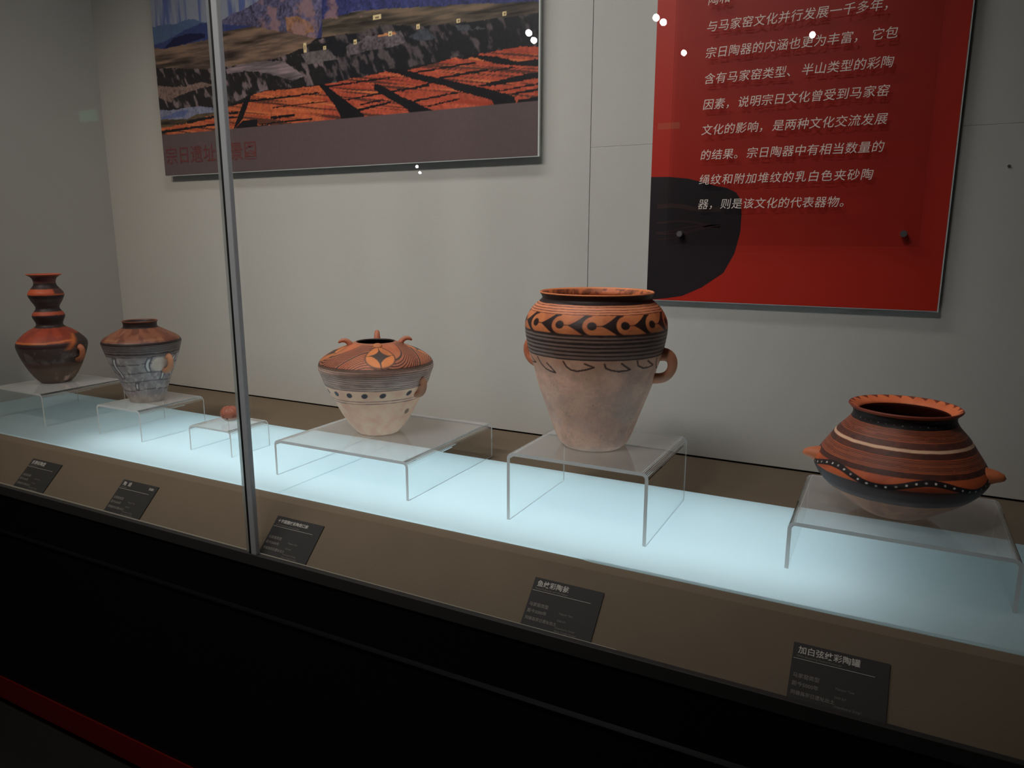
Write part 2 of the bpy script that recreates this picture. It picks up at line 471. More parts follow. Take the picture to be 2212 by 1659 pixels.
for (sx, sy), lb_ in SPOTS:
    lens = Vector((sx, sy, 2.2 + ZL)); tgt = Vector((-0.6, 1.2, 0.7 + ZL)); d = (tgt - lens).normalized()
    s = empty('ceiling_spotlight', (sx, sy, 2.30 + ZL), lb_, 'spotlight', 'gallery ceiling spotlights')
    far = sy < -10
    r = 0.024 if not far else 0.034
    cyl('lamp_head', lens - d * 0.11, lens - d * 0.002, r * 0.8, r * 1.12, M_HOUSE, s, seg=16)
    cyl('lens', lens - d * 0.002, lens + d * 0.002, r, r, M_LENS, s, seg=16)
    cyl('stem', lens - d * 0.07, (sx - d.x * 0.07, sy - d.y * 0.07, 2.30 + ZL), 0.008, 0.008, M_HOUSE, s, seg=8)

# ------------------------------------------------------------------ lit exit signs in the gallery (faint green glints in the glass)
M_EXIT = mat_emit('exit_sign_light', (0.12, 0.85, 0.40, 1), 0.32)
for sx, sy, sz, w, hh, lb_ in ((-7.63, -2.925, 1.835, 0.15, 0.055, 'green lit exit sign mirrored faintly near the left corner of the case'),
                               (-1.445, -2.925, 1.338, 0.075, 0.020, 'green lit exit sign mirrored faintly on the edge of the red panel')):
    e = empty('exit_sign', (sx, sy, sz + hh + ZL), lb_, 'exit sign', 'gallery exit signs')
    box('housing', (sx - w - 0.008, sy - 0.03, sz - hh - 0.008), (sx + w + 0.008, sy - 0.002, sz + hh + 0.008), M_HOUSE, e)
    box('lit_face', (sx - w, sy - 0.002, sz - hh), (sx + w, sy + 0.001, sz + hh), M_EXIT, e)
    cyl('hanger_rod', (sx, sy - 0.015, sz + hh + 0.008 + ZL), (sx, sy - 0.015, 2.30 + ZL), 0.006, 0.006, M_HOUSE, e, seg=8)

# ------------------------------------------------------------------ landscape print on the back wall
def board_grid(nx, nz, x0, z0, x1, z1, y):
    xs = np.linspace(x0, x1, nx); zs = np.linspace(z0, z1, nz)
    X, Z = np.meshgrid(xs, zs)
    co = np.stack([X, np.full_like(X, y), Z + ZL], -1).reshape(-1, 3)
    idx = np.arange(nx * nz).reshape(nz, nx)
    q = np.stack([idx[:-1, :-1], idx[:-1, 1:], idx[1:, 1:], idx[1:, :-1]], -1).reshape(-1, 4)
    return X - x0, Z - z0, co, q

def fast_mesh(name, co, q, mat, parent=None, origin=None, smooth=True, cols=None):
    me = bpy.data.meshes.new(name)
    me.vertices.add(len(co)); me.vertices.foreach_set('co', np.ascontiguousarray(co, dtype=np.float32).ravel())
    me.loops.add(len(q) * 4); me.loops.foreach_set('vertex_index', np.ascontiguousarray(q, dtype=np.int32).ravel())
    me.polygons.add(len(q)); me.polygons.foreach_set('loop_start', np.arange(0, len(q) * 4, 4, dtype=np.int32))
    me.update(calc_edges=True); me.validate()
    if smooth: me.polygons.foreach_set('use_smooth', np.ones(len(q), bool))
    if cols is not None: paint(me, cols)
    return link_mesh(name, me, mat, parent, origin)

LAND=[
([(-0.043, 0.525), (0.058, 0.527), (0.135, 0.521), (0.176, 0.529), (0.216, 0.527), (0.253, 0.512), (0.301, 0.506), (0.297, 0.475), (0.18, 0.484), (0.109, 0.481), (0.05, 0.465), (-0.03, 0.464)],(62, 78, 105),0.1),
([(-0.03, 0.464), (0.05, 0.468), (0.109, 0.481), (0.182, 0.498), (0.252, 0.507), (0.31, 0.505), (0.361, 0.496), (0.42, 0.482), (0.501, 0.475), (0.499, 0.452), (0.353, 0.466), (0.285, 0.452), (0.125, 0.447), (0.052, 0.445), (-0.032, 0.451)],(42, 50, 88),0.15),
([(0.053, 0.448), (0.108, 0.475), (0.19, 0.483), (0.272, 0.472), (0.271, 0.459), (0.125, 0.447)],(18, 20, 50),0.2),
([(0.352, 0.501), (0.405, 0.518), (0.452, 0.524), (0.529, 0.541), (0.557, 0.555), (0.967, 0.499), (0.964, 0.439), (0.803, 0.453), (0.779, 0.399), (0.637, 0.435), (0.5, 0.47), (0.42, 0.482), (0.356, 0.493)],(70, 66, 88),0.55),
([(0.807, 0.52), (1.588, 0.414), (1.588, 0.403), (1.408, 0.421), (1.247, 0.435), (1.039, 0.451), (0.947, 0.46), (0.802, 0.447)],(40, 43, 80),0.5),
([(0.649, 0.478), (0.703, 0.477), (0.754, 0.448), (0.773, 0.42), (0.719, 0.414), (0.654, 0.433)],(112, 80, 62),0.4),
([(-0.041, 0.462), (0.052, 0.445), (0.125, 0.447), (0.285, 0.452), (0.358, 0.468), (0.509, 0.468), (0.637, 0.435), (0.779, 0.401), (0.737, 0.383), (0.657, 0.365), (0.543, 0.353), (0.36, 0.355), (0.264, 0.355), (-0.03, 0.39)],(78, 64, 56),0.8),
([(0.803, 0.453), (0.965, 0.458), (1.247, 0.435), (1.588, 0.402), (1.588, 0.373), (1.469, 0.376), (1.312, 0.38), (1.178, 0.388), (1.037, 0.408), (0.962, 0.397), (0.799, 0.399)],(66, 58, 50),0.7),
([(-0.03, 0.387), (0.264, 0.355), (0.36, 0.355), (0.543, 0.353), (0.657, 0.365), (0.737, 0.383), (0.799, 0.396), (0.962, 0.392), (0.956, 0.257), (0.77, 0.259), (0.535, 0.261), (0.346, 0.226), (-0.029, 0.244)],(26, 24, 26),1.6),
([(0.807, 0.401), (0.962, 0.397), (1.037, 0.408), (1.178, 0.388), (1.312, 0.38), (1.469, 0.376), (1.588, 0.375), (1.589, 0.257), (1.5, 0.257), (1.311, 0.289), (1.104, 0.274), (0.798, 0.26)],(22, 22, 26),1.3),
([(0.707, 0.36), (0.821, 0.362), (0.863, 0.329), (0.737, 0.324)],(78, 72, 72),0.3),
([(0.896, 0.363), (0.961, 0.372), (0.973, 0.382), (1.028, 0.381), (1.108, 0.383), (1.128, 0.348), (1.071, 0.341), (0.971, 0.341), (0.902, 0.334)],(70, 62, 66),0.6),
([(1.021, 0.38), (1.087, 0.384), (1.09, 0.377), (1.021, 0.374)],(150, 100, 66),0.2),
([(1.136, 0.364), (1.195, 0.381), (1.238, 0.349), (1.177, 0.346)],(50, 52, 58),0.4),
([(1.299, 0.374), (1.344, 0.373), (1.363, 0.353), (1.312, 0.359)],(52, 54, 58),0.4),
([(1.376, 0.364), (1.401, 0.354), (1.363, 0.356)],(56, 58, 60),0.4),
([(0.359, 0.346), (0.435, 0.354), (0.512, 0.356), (0.621, 0.348), (0.67, 0.322), (0.718, 0.291), (0.667, 0.28), (0.54, 0.319), (0.451, 0.331), (0.367, 0.33)],(88, 78, 82),0.9),
([(-0.012, 0.325), (0.055, 0.315), (0.148, 0.307), (0.234, 0.316), (0.292, 0.301), (0.155, 0.287), (0.081, 0.273), (0.069, 0.257), (0.043, 0.266), (-0.012, 0.287)],(98, 80, 74),0.4),
([(-0.019, 0.243), (0.06, 0.231), (0.18, 0.237), (0.317, 0.222), (0.296, 0.207), (0.196, 0.208), (0.144, 0.195), (-0.013, 0.205)],(92, 94, 112),0.3),
([(0.004, 0.211), (0.112, 0.227), (0.158, 0.227), (0.135, 0.205), (0.008, 0.204)],(70, 78, 112),0.2),
([(-0.013, 0.205), (0.144, 0.195), (0.196, 0.208), (0.315, 0.209), (0.311, 0.173), (0.14, 0.168), (-0.024, 0.168)],(62, 52, 40),0.8),
([(0.143, 0.185), (0.315, 0.202), (0.355, 0.222), (0.431, 0.227), (0.47, 0.251), (0.534, 0.258), (0.77, 0.256), (0.914, 0.264), (0.956, 0.266), (0.949, 0.133), (0.741, 0.144), (0.498, 0.151), (0.376, 0.146), (0.239, 0.142), (-0.032, 0.149), (0.004, 0.173), (0.131, 0.179)],(146, 72, 45),0.25),
([(0.798, 0.257), (1.046, 0.273), (1.089, 0.265), (1.301, 0.287), (1.337, 0.278), (1.369, 0.288), (1.515, 0.295), (1.589, 0.287), (1.591, 0.142), (1.422, 0.147), (1.217, 0.146), (0.958, 0.144), (0.791, 0.147)],(138, 60, 43),0.3),
]
HEDGE=[
[(0.447, 0.25), (0.475, 0.252), (0.426, 0.178), (0.385, 0.146), (0.376, 0.146), (0.409, 0.196)],
[(0.774, 0.262), (0.798, 0.26), (0.91, 0.186), (0.943, 0.166), (0.95, 0.14), (0.888, 0.144), (0.827, 0.204)],
[(0.46, 0.236), (0.781, 0.236), (0.78, 0.231), (0.459, 0.229)],
[(0.57, 0.205), (0.815, 0.207), (0.815, 0.204), (0.569, 0.201)],
[(0.558, 0.176), (0.668, 0.176), (0.667, 0.168), (0.558, 0.167)],
[(0.426, 0.172), (0.495, 0.172), (0.493, 0.148), (0.386, 0.147)],
[(0.498, 0.156), (0.742, 0.158), (0.742, 0.153), (0.498, 0.151)],
[(0.344, 0.205), (0.405, 0.204), (0.405, 0.195), (0.343, 0.197)],
[(0.342, 0.189), (0.399, 0.188), (0.399, 0.182), (0.341, 0.181)],
[(-0.019, 0.163), (0.242, 0.17), (0.311, 0.173), (0.31, 0.165), (0.001, 0.153)],
[(0.143, 0.191), (0.314, 0.199), (0.313, 0.192), (0.142, 0.178)],
[(0.813, 0.235), (0.86, 0.211), (0.905, 0.175), (0.954, 0.157), (0.961, 0.142), (0.868, 0.144), (0.835, 0.198)],
[(1.004, 0.242), (1.026, 0.237), (1.101, 0.197), (1.154, 0.176), (1.189, 0.159), (1.22, 0.146), (1.136, 0.143), (1.122, 0.159), (0.999, 0.225)],
[(1.032, 0.284), (1.111, 0.275), (1.174, 0.254), (1.276, 0.228), (1.407, 0.193), (1.494, 0.165), (1.5, 0.148), (1.429, 0.145), (1.419, 0.161), (1.293, 0.2), (1.259, 0.214), (1.16, 0.239), (1.086, 0.265)],
[(1.311, 0.29), (1.369, 0.288), (1.439, 0.276), (1.5, 0.257), (1.589, 0.257), (1.59, 0.235), (1.5, 0.246), (1.432, 0.258), (1.369, 0.28)],
[(0.806, 0.253), (1.082, 0.257), (1.082, 0.253), (0.806, 0.247)],
[(0.871, 0.204), (1.029, 0.215), (1.159, 0.22), (1.208, 0.227), (1.208, 0.216), (1.066, 0.211), (0.871, 0.2)],
[(0.944, 0.187), (1.035, 0.194), (1.039, 0.189), (0.944, 0.182)],
[(0.928, 0.171), (1.065, 0.186), (1.064, 0.18), (0.928, 0.163)],
[(1.151, 0.182), (1.309, 0.193), (1.309, 0.188), (1.151, 0.176)],
[(1.2, 0.162), (1.309, 0.175), (1.315, 0.171), (1.2, 0.158)],
[(1.15, 0.262), (1.369, 0.27), (1.369, 0.265), (1.15, 0.257)],
[(1.243, 0.239), (1.407, 0.247), (1.413, 0.241), (1.249, 0.233)],
[(1.368, 0.204), (1.53, 0.221), (1.59, 0.223), (1.59, 0.208), (1.407, 0.198)],
[(1.413, 0.239), (1.485, 0.245), (1.5, 0.241), (1.42, 0.236)],
[(1.438, 0.185), (1.59, 0.195), (1.59, 0.19), (1.445, 0.181)],
[(1.485, 0.174), (1.59, 0.182), (1.59, 0.174), (1.488, 0.169)],
[(1.507, 0.154), (1.591, 0.16), (1.591, 0.141), (1.503, 0.146)],
]
TAGS= [(1.022, 0.432, 0.0157, 0.0065), (1.069, 0.379, 0.0078, 0.0059), (1.171, 0.387, 0.0058, 0.0057), (1.312, 0.386, 0.0062, 0.0062), (1.463, 0.386, 0.0059, 0.0054), (0.933, 0.371, 0.0064, 0.006), (0.809, 0.368, 0.0057, 0.0055), (0.727, 0.377, 0.0059, 0.0153)]
PX0, PX1, PZ0, PZ1 = -2.498, -0.929, 0.8268, 1.62
PY = 1.945
M_EDGE = mat_solid('white_board_edge', rgb(205, 210, 208), 0.6)
M_PRINT = mat_attr('printed_landscape', 0.38, 0.4, noise=0.06, scale=60, bump=0.0)
pb = empty('landscape_photo_board', ((PX0 + PX1) / 2, PY + 0.015, PZ0 + ZL), 'wide landscape photo board of red fields below bluish mountains', 'photo board')
box('backing_board', (PX0, PY + 0.0008, PZ0 - 0.0022), (PX1 + 0.004, PY + 0.009, PZ1), M_EDGE, pb)
for bx_ in (PX0 + 0.2, PX1 - 0.2):
    cyl('wall_fixing', (bx_, PY + 0.009, PZ0 + 0.3 + ZL), (bx_, YB - 0.0012, PZ0 + 0.3 + ZL), 0.012, 0.012, M_STEEL, pb)
U, V, co, q = board_grid(760, 300, PX0, PZ0, PX1, PZ1, PY)
jx = U + 0.006 * (fbm(U * 60, V * 60, 3.3) - .5); jz = V + 0.006 * (fbm(U * 60, V * 60, 8.1) - .5)
streak = fbm(U * 40, V * 3, 1.5); c = np.zeros(U.shape + (3,))
c[:] = lin((112, 116, 128)); c = blend(c, (70, 80, 120), sstep(.45, .65, streak)); c = blend(c, (140, 136, 132), sstep(.55, .7, fbm(U * 12, V * 5, 5.5)))
c[V < 0.40] = lin((24, 22, 24)); c[(V >= 0.40) & (U > 0.56) & (V < 0.545 + 0.05 * (fbm(U * 9, 0 * V, 2.7) - .5))] = lin((42, 44, 78))
hstreak = fbm(U * 9 + V * 4, V * 90, 2.2); crag = fbm(U * 45 + V * 20, V * 28, 4.4); fine = fbm(U * 160, V * 160, 6.1)
for poly, col, nz in LAND:
    m = inpoly(jx, jz, poly)
    if not m.any(): continue
    base = lin(col)[None]
    if nz >= 0.7 and nz < 1.0 or nz == 0.8:      # streaky plains
        k = np.clip((hstreak[m] - .5) * 4.5, -1, 1)[:, None]
        cc = base * (1 + .75 * k) + np.array([.02, .004, -.004]) * np.clip(k, 0, 1)
    elif nz > 1.0:                               # dark cliffs with pale crags
        k = (sstep(.52, .66, crag[m]) * (1.0 if nz > 1.5 else .45))[:, None]
        cc = base * (1 - k) + lin((92, 80, 82)) * k
        cc = cc * (.6 + .8 * fine[m][:, None])
    else:
        k = ((fine[m] - .5) * 2 + (crag[m] - .5) * 1.5)[:, None]
        cc = base * np.clip(1 + nz * 1.6 * k, .15, 2.5)
    c[m] = cc
# mauve patches on the printed mountains
mt = inpoly(jx, jz, LAND[3][0]); k = sstep(.5, .66, fbm(U * 20, V * 26, 9.0)); c[mt] = blend(c[mt], (120, 92, 92), (k * .7)[mt])
fieldm = inpoly(jx, jz, LAND[-1][0]) | inpoly(jx, jz, LAND[-2][0])
fs = fbm(U * 5 + V * 14, V * 120 + U * 18, 7.7)
c[fieldm] = blend(c[fieldm], (120, 44, 30), (.75 * sstep(.55, .72, fs))[fieldm]); c[fieldm] = blend(c[fieldm], (176, 104, 60), (.55 * (1 - sstep(.28, .42, fs)))[fieldm])
dl = fbm(U * 7 + V * 20, V * 190 + U * 28, 3.9)
c[fieldm] = blend(c[fieldm], (42, 32, 30), (.85 * sstep(.60, .66, dl))[fieldm])
for poly in HEDGE:
    m = inpoly(U + .004 * (fbm(U * 120, V * 120, 1.1) - .5), V + .004 * (fbm(U * 120, V * 120, 2.1) - .5), poly)
    c[m] = lin((17, 16, 19)) * (.7 + .6 * fine[m][:, None])
for u, v, w, h in TAGS:
    m = (np.abs(U - u) < w) & (np.abs(V - v) < h); c[m] = lin((176, 158, 118))
    m = (np.abs(U - u) < w * .45) & (np.abs(V - v) < h * .45); c[m] = lin((100, 84, 62))
low = V < 0.146
c[low] = lin((72, 60, 61)) * (.95 + .1 * fine[low][:, None])
PRINT_GAIN = 1.9
cols = np.concatenate([np.clip(c * PRINT_GAIN, 0, .92), np.ones(U.shape + (1,))], -1).reshape(-1, 4)
fast_mesh('print', co, q, M_PRINT, pb, smooth=False, cols=cols)
M_CAPT = mat_solid('caption_red', rgb(104, 52, 52), 0.6)
text_mesh('caption_lettering', '宗日遗址全景图', 0.066, (-2.487, PY - 0.0006, 0.893 + ZL), (1, 0, 0), (0, 0, 1), M_CAPT, pb, bold=0.0006, spacing=1.06)

# ------------------------------------------------------------------ red text panel
RX0, RX1, RZ0, RZ1, RY = -0.598, 0.0956, 0.4330, 1.66, 1.954
M_REDP = mat_solid('red_print', rgb(184, 38, 22), 0.42, spec=0.4, noise=0.08, scale=6)
M_DARKP = mat_solid('dark_pot_print', rgb(26, 27, 34), 0.42, spec=0.4, noise=0.5, scale=14, color2=rgb(40, 24, 26))
M_DARK2 = mat_solid('dark_brown_print', rgb(58, 34, 34), 0.42, noise=0.4, scale=40)
M_WHITE = mat_solid('white_lettering', rgb(226, 214, 204), 0.6)
M_SHEET = mat_pane('clear_sheet', (0.93, 0.93, 0.93, 1), 0.0, rough=0.3)
rb = empty('red_text_panel', ((RX0 + RX1) / 2, RY + 0.015, RZ0 + ZL), 'tall red wall panel with white Chinese text on a clear sheet', 'text panel')
box('backing_board', (RX0, RY + 0.0008, RZ0 - 0.0018), (RX1 + 0.003, RY + 0.009, RZ1), M_EDGE, rb)
for bx_ in (RX0 + 0.1, RX1 - 0.1):
    cyl('wall_fixing', (bx_, RY + 0.009, RZ0 + 0.3 + ZL), (bx_, YB - 0.0012, RZ0 + 0.3 + ZL), 0.012, 0.012, M_STEEL, rb)
mesh('red_print', [(RX0, RY, RZ0 + ZL), (RX1, RY, RZ0 + ZL), (RX1, RY, RZ1 + ZL), (RX0, RY, RZ1 + ZL)], [(0, 1, 2, 3)], M_REDP, rb)
pot = [(RX0, .4345), (-.575, .4345), (-.545, .438), (-.5008, .4459), (-.45, .470), (-.3952, .5095), (-.37, .560), (-.3586, .615), (-.3585, .660), (-.3635, .6947), (-.375, .712), (-.40, .724), (-.43, .730), (-.455, .738), (-.50, .750), (-.55, .756), (RX0, .757)]
mesh('printed_pot_shape', [(x, RY - 0.0004, z + ZL) for x, z in pot], [tuple(range(len(pot)))], M_DARKP, rb)
for k, (z0, dz, h) in enumerate(((.600, .030, .004), (.588, .040, .003), (.612, .018, .003), (.640, -.010, .005), (.676, -.012, .012))):
    xs = np.linspace(RX0 + .02, -.41, 12); zz = [z0 + dz * (x - RX0) / .2 + .004 * math.sin(40 * x + k) for x in xs]
    mesh('printed_band', [(x, RY - 0.0007, z + ZL) for x, z in zip(xs, zz)] + [(x, RY - 0.0007, z + h + ZL) for x, z in list(zip(xs, zz))[::-1]], [tuple(range(24))], M_DARK2, rb)
SY = RY - 0.020
sheet = box('clear_sheet', (-0.5445, SY, 0.5795), (0.0440, SY + 0.004, 1.62), M_SHEET, rb)
for x in (-0.5094, 0.0104):
    st = cyl('standoff_stud', (x, RY, 0.609 + ZL), (x, SY - 0.004, 0.609 + ZL), 0.0075, 0.0075, M_STEEL, rb, seg=18)
LINES = ['陶和', '与马家窑文化并行发展一千多年，', '宗日陶器的内涵也更为丰富，它包', '含有马家窑类型、半山类型的彩陶', '因素，说明宗日文化曾受到马家窑', '文化的影响，是两种文化交流发展', '的结果。宗日陶器中有相当数量的', '绳纹和附加堆纹的乳白色夹砂陶', '器，则是该文化的代表器物。']
import re
for i, s in enumerate(LINES):
    sp = 1.118 if i == 7 else 1.045
    for ph in re.finditer('[^，。、]+[，。、]?', s):
        text_mesh('lettering_line', ph.group(), 0.0272, (-0.4665 + 0.0272 * sp * ph.start(), SY - 0.0006, 0.6815 + 0.0606 * (8 - i) + ZL), (1, 0, 0), (0, 0, 1), M_WHITE, rb, shear=0.14, spacing=sp)

# ------------------------------------------------------------------ label cards on the sloping front
C45 = math.sqrt(.5)
def slope_pt(x, s, h=0.0):
    """point on the sloping strip: s metres down from its upper edge, h proud of it"""
    return Vector((x, 1.181 - s * C45 - h * C45, -0.004 - s * C45 + h * C45 + ZL))
M_CARD = mat_solid('charcoal_card', rgb(58, 57, 56), 0.7, spec=0.25)
M_INK = mat_solid('pale_card_ink', rgb(205, 200, 192), 0.7)
M_INK2 = mat_solid('grey_card_ink', rgb(128, 122, 116), 0.7)
CARDS = [
 (-2.153, 0.0355, '折腹彩陶壶', 0.0125, 'Painted Pottery Pot', 'charcoal label card at the far left end, below the long-necked jar'),
 (-1.7495, 0.0345, '陶  埙', 0.0125, 'Pottery Xun', 'charcoal label card with two spaced characters, left of the glass joint'),
 (-1.2030, 0.0350, '十字圆圈纹彩陶敛口瓮', 0.0090, 'Painted Pottery Urn with Cross Pattern', 'charcoal label card with a long title, just right of the glass joint'),
 (-0.5475, 0.0368, '鱼纹彩陶瓮', 0.0128, 'Painted Pottery Jar with Fish Pattern', 'charcoal label card in front of the tall two-handled urn'),
 (-0.0875, 0.0430, '加白弦纹彩陶罐', 0.0128, 'White Bowstring Painted Pottery Jar', 'charcoal label card at the right, in front of the wide-rimmed squat jar')]
UXS, UYS = Vector((1, 0, 0)), Vector((0, C45, C45))
for x0, s0, title, ts, sub, lab in CARDS:
    w, hgt = 0.137, min(0.098, 0.1370 - s0)
    pts = [slope_pt(x0, s0, .0002), slope_pt(x0 + w, s0, .0002), slope_pt(x0 + w, s0 + hgt, .0002), slope_pt(x0, s0 + hgt, .0002)]
    top = [p + Vector((0, -C45, C45)) * .0025 for p in pts]
    card = mesh('label_card', pts + top, [(0, 1, 2, 3), (7, 6, 5, 4), (0, 4, 5, 1), (1, 5, 6, 2), (2, 6, 7, 3), (3, 7, 4, 0)], M_CARD, origin=slope_pt(x0 + w / 2, s0 + hgt))
    tag(card, lab, 'label card', 'object labels along the sloping front')
    def put(name, body, size, dx, ds, m, **kw):
        text_mesh(name, body, size, slope_pt(x0 + dx, s0 + ds, .0031), UXS, UYS, m, card, **kw)
    put('title_lettering', title, ts, .0075, .0115, M_INK, bold=.00012, spacing=1.0)
    put('subtitle_lettering', sub, .0044, .0065, .0205, M_INK2)
    put('text_line', '马家窑类型', .0078, .0045, .0510, M_INK2, bold=.0001)
    put('text_line', '距今5000年', .0078, .0045, .0635, M_INK2, bold=.0001)
    put('text_line', '同德县宗日遗址出土', .0070, .0045, .0770, M_INK2, bold=.0001)
    for k, e in enumerate(('Majiayao Type', '5000 B.P.', 'Unearthed at Zongri', 'Site in Tongde County')):
        put('english_line', e, .0046, .0660, (.0560, .0690, .0820, .0880)[k], M_INK2)
    a, b = slope_pt(x0 + .002, s0 + .0250, .0031), slope_pt(x0 + .118, s0 + .0250, .0031)
    mesh('rule_line', [a, b, b + UYS * .0006, a + UYS * .0006], [(0, 1, 2, 3)], M_INK, card)
    if title.startswith('陶'):
        put('corner_lettering', '馆藏2', .0075, .1080, .0110, M_INK)

# ------------------------------------------------------------------ clear acrylic risers
def riser(x0, x1, y0, y1, h, t, label):
    """bent acrylic sheet: two legs and a top with rounded bends"""
    r = 0.014; o = [(x0, 0.0)]
    for k in range(7):
        a = math.pi - k * math.pi / 12; o.append((x0 + r + r * math.cos(a), h - r + r * math.sin(a)))
    for k in range(7):
        a = math.pi / 2 - k * math.pi / 12; o.append((x1 - r + r * math.cos(a), h - r + r * math.sin(a)))
    o.append((x1, 0.0)); ri = r - t
    i = [(x1 - t, 0.0)]
    for k in range(7):
        a = k * math.pi / 12; i.append((x1 - r + ri * math.cos(a), h - r + ri * math.sin(a)))
    for k in range(7):
        a = math.pi / 2 + k * math.pi / 12; i.append((x0 + r + ri * math.cos(a), h - r + ri * math.sin(a)))
    i.append((x0 + t, 0.0))
    n = len(o); ii = i[::-1]               # outer k pairs with inner k
    bm = bmesh.new(); c = 0.0004
    A = [[bm.verts.new((x, y, z + ZL + 0.0002)) for x, z in ring] for y in (y0, y1) for ring in (o, ii)]
    of, inf, ob, inb = A
    for k in range(n - 1):
        bm.faces.new([of[k], of[k + 1], inf[k + 1], inf[k]]); bm.faces.new([ob[k + 1], ob[k], inb[k], inb[k + 1]])
        bm.faces.new([of[k + 1], of[k], ob[k], ob[k + 1]]); bm.faces.new([inf[k], inf[k + 1], inb[k + 1], inb[k]])
    bm.faces.new([of[0], inf[0], inb[0], ob[0]]); bm.faces.new([of[-1], ob[-1], inb[-1], inf[-1]])
    bm.faces.ensure_lookup_table()
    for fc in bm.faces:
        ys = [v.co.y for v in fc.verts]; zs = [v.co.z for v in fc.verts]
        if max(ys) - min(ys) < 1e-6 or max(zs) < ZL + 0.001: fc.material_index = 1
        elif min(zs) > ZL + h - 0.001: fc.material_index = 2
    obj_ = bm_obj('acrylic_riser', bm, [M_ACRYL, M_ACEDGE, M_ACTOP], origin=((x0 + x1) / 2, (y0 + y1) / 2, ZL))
    return tag(obj_, label, 'display riser', 'clear acrylic risers')
riser(-2.655, -2.374, 1.323, 1.603, 0.106, 0.006, 'clear acrylic riser under the long-necked jar at the far left')
riser(-2.140, -1.936, 1.348, 1.575, 0.095, 0.006, 'clear acrylic riser under the grey banded jar')
riser(-1.7465, -1.5775, 1.362, 1.500, 0.0745, 0.005, 'small low acrylic riser under the little clay ball')
riser(-1.3635, -0.949, 1.311, 1.709, 0.0935, 0.007, 'wide acrylic riser under the jar with hooked knobs')
riser(-0.6965, -0.386, 1.3185, 1.6145, 0.1515, 0.0072, 'tall acrylic riser under the big two-handled urn')
riser(-0.1305, 0.2290, 1.347, 1.654, 0.092, 0.0072, 'acrylic riser under the wide-rimmed squat jar at the right')

# ------------------------------------------------------------------ painted pottery
M_POT = mat_attr('painted_earthenware', 0.50, 0.4, noise=0.16, scale=26, bump=0.25, bscale=170, gain=1.5)

def lathe(name, cx, cy, zt, outer, inner, fn, parent, nt=660, m=18, mi=4):
    """outer/inner: (r, z) control points base->lip and lip->inside floor; fn paints (theta deg from the visitor, z, r, s, inside)"""
    O = spline(outer, m); I = spline(inner, mi)[1:]
    prof = np.vstack([[0.0005, 0.0], O, I, [0.0005, I[-1, 1]]])
    seg = np.hypot(np.diff(prof[:, 0]), np.diff(prof[:, 1])); S = np.concatenate([[0], np.cumsum(seg)])
    nO = 1 + len(O); inside = np.arange(len(prof)) >= nO
    th = np.linspace(-math.pi, math.pi, nt, endpoint=False)
    T, R = np.meshgrid(th, prof[:, 0]); Z = np.repeat(prof[:, 1:2], nt, 1); SS = np.repeat(S[:, None], nt, 1)
    IN = np.repeat(inside[:, None], nt, 1)
    # hand-made wobble
    wob = 1 + 0.006 * (fbm(np.cos(T) * 2 + 5, np.sin(T) * 2 + 5, Z * 14) - .5) * 2
    Rw = R * wob
    d = np.array([cx, cy]) / math.hypot(cx, cy)               # away from the visitor
    lat = np.array([d[1], -d[0]])                              # to the visitor's right
    X = cx + Rw * (np.sin(T) * lat[0] - np.cos(T) * d[0]); Y = cy + Rw * (np.sin(T) * lat[1] - np.cos(T) * d[1])
    co = np.stack([X, Y, Z + zt + ZL], -1).reshape(-1, 3)
    idx = np.arange(len(prof) * nt).reshape(len(prof), nt); nx = np.roll(idx, -1, 1)
    q = np.stack([idx[:-1], nx[:-1], nx[1:], idx[1:]], -1).reshape(-1, 4)
    c = fn(np.degrees(T), Z, R, SS, IN)
    cols = np.concatenate([np.clip(c, 0.002, .9), np.ones(c.shape[:2] + (1,))], -1).reshape(-1, 4)
    return fast_mesh(name, co, q, M_POT, parent, cols=cols)

def pot_frame(cx, cy, zt):
    d = Vector((cx, cy, 0)).normalized(); lat = Vector((d.y, -d.x, 0))
    def P(th, r, z):
        a = math.radians(th)
        return Vector((cx, cy, 0)) + lat * (r * math.sin(a)) - d * (r * math.cos(a)) + Vector((0, 0, z + zt + ZL))
    return P

def loop_handle(P, th, rt_, zt_, rb_, zb_, out, mat, parent, col, rad=0.007, flat=1.6):
    """strap handle: leaves the wall at (rt_, zt_), bows out by `out`, returns at (rb_, zb_)"""
    pts = []; rr = []
    zc = (zt_ + zb_) / 2; hz = (zt_ - zb_) / 2
    for k in range(17):
        a = math.pi * k / 16
        base = rt_ + (rb_ - rt_) * k / 16
        r = base - 0.006 + (out + 0.006) * math.sin(a) ** 0.75
        pts.append(P(th, r, zc + hz * math.cos(a) * (1 + .10 * math.sin(a))))
        rr.append(rad * (1.35 - .35 * math.sin(a)))
    t0 = pts[8] - pts[7]
    rad_dir = (P(th, 1, 0) - P(th, 0, 0))
    return sweep('handle', pts, rr, mat, parent, seg=14, flat=flat, up=rad_dir, color=col)

def cone_noise(T, Z, f=1.0, k=0.0):
    a = np.radians(T)
    return fbm(np.cos(a) * 4 * f + 9, np.sin(a) * 4 * f + 9, Z * 40 * f + k)

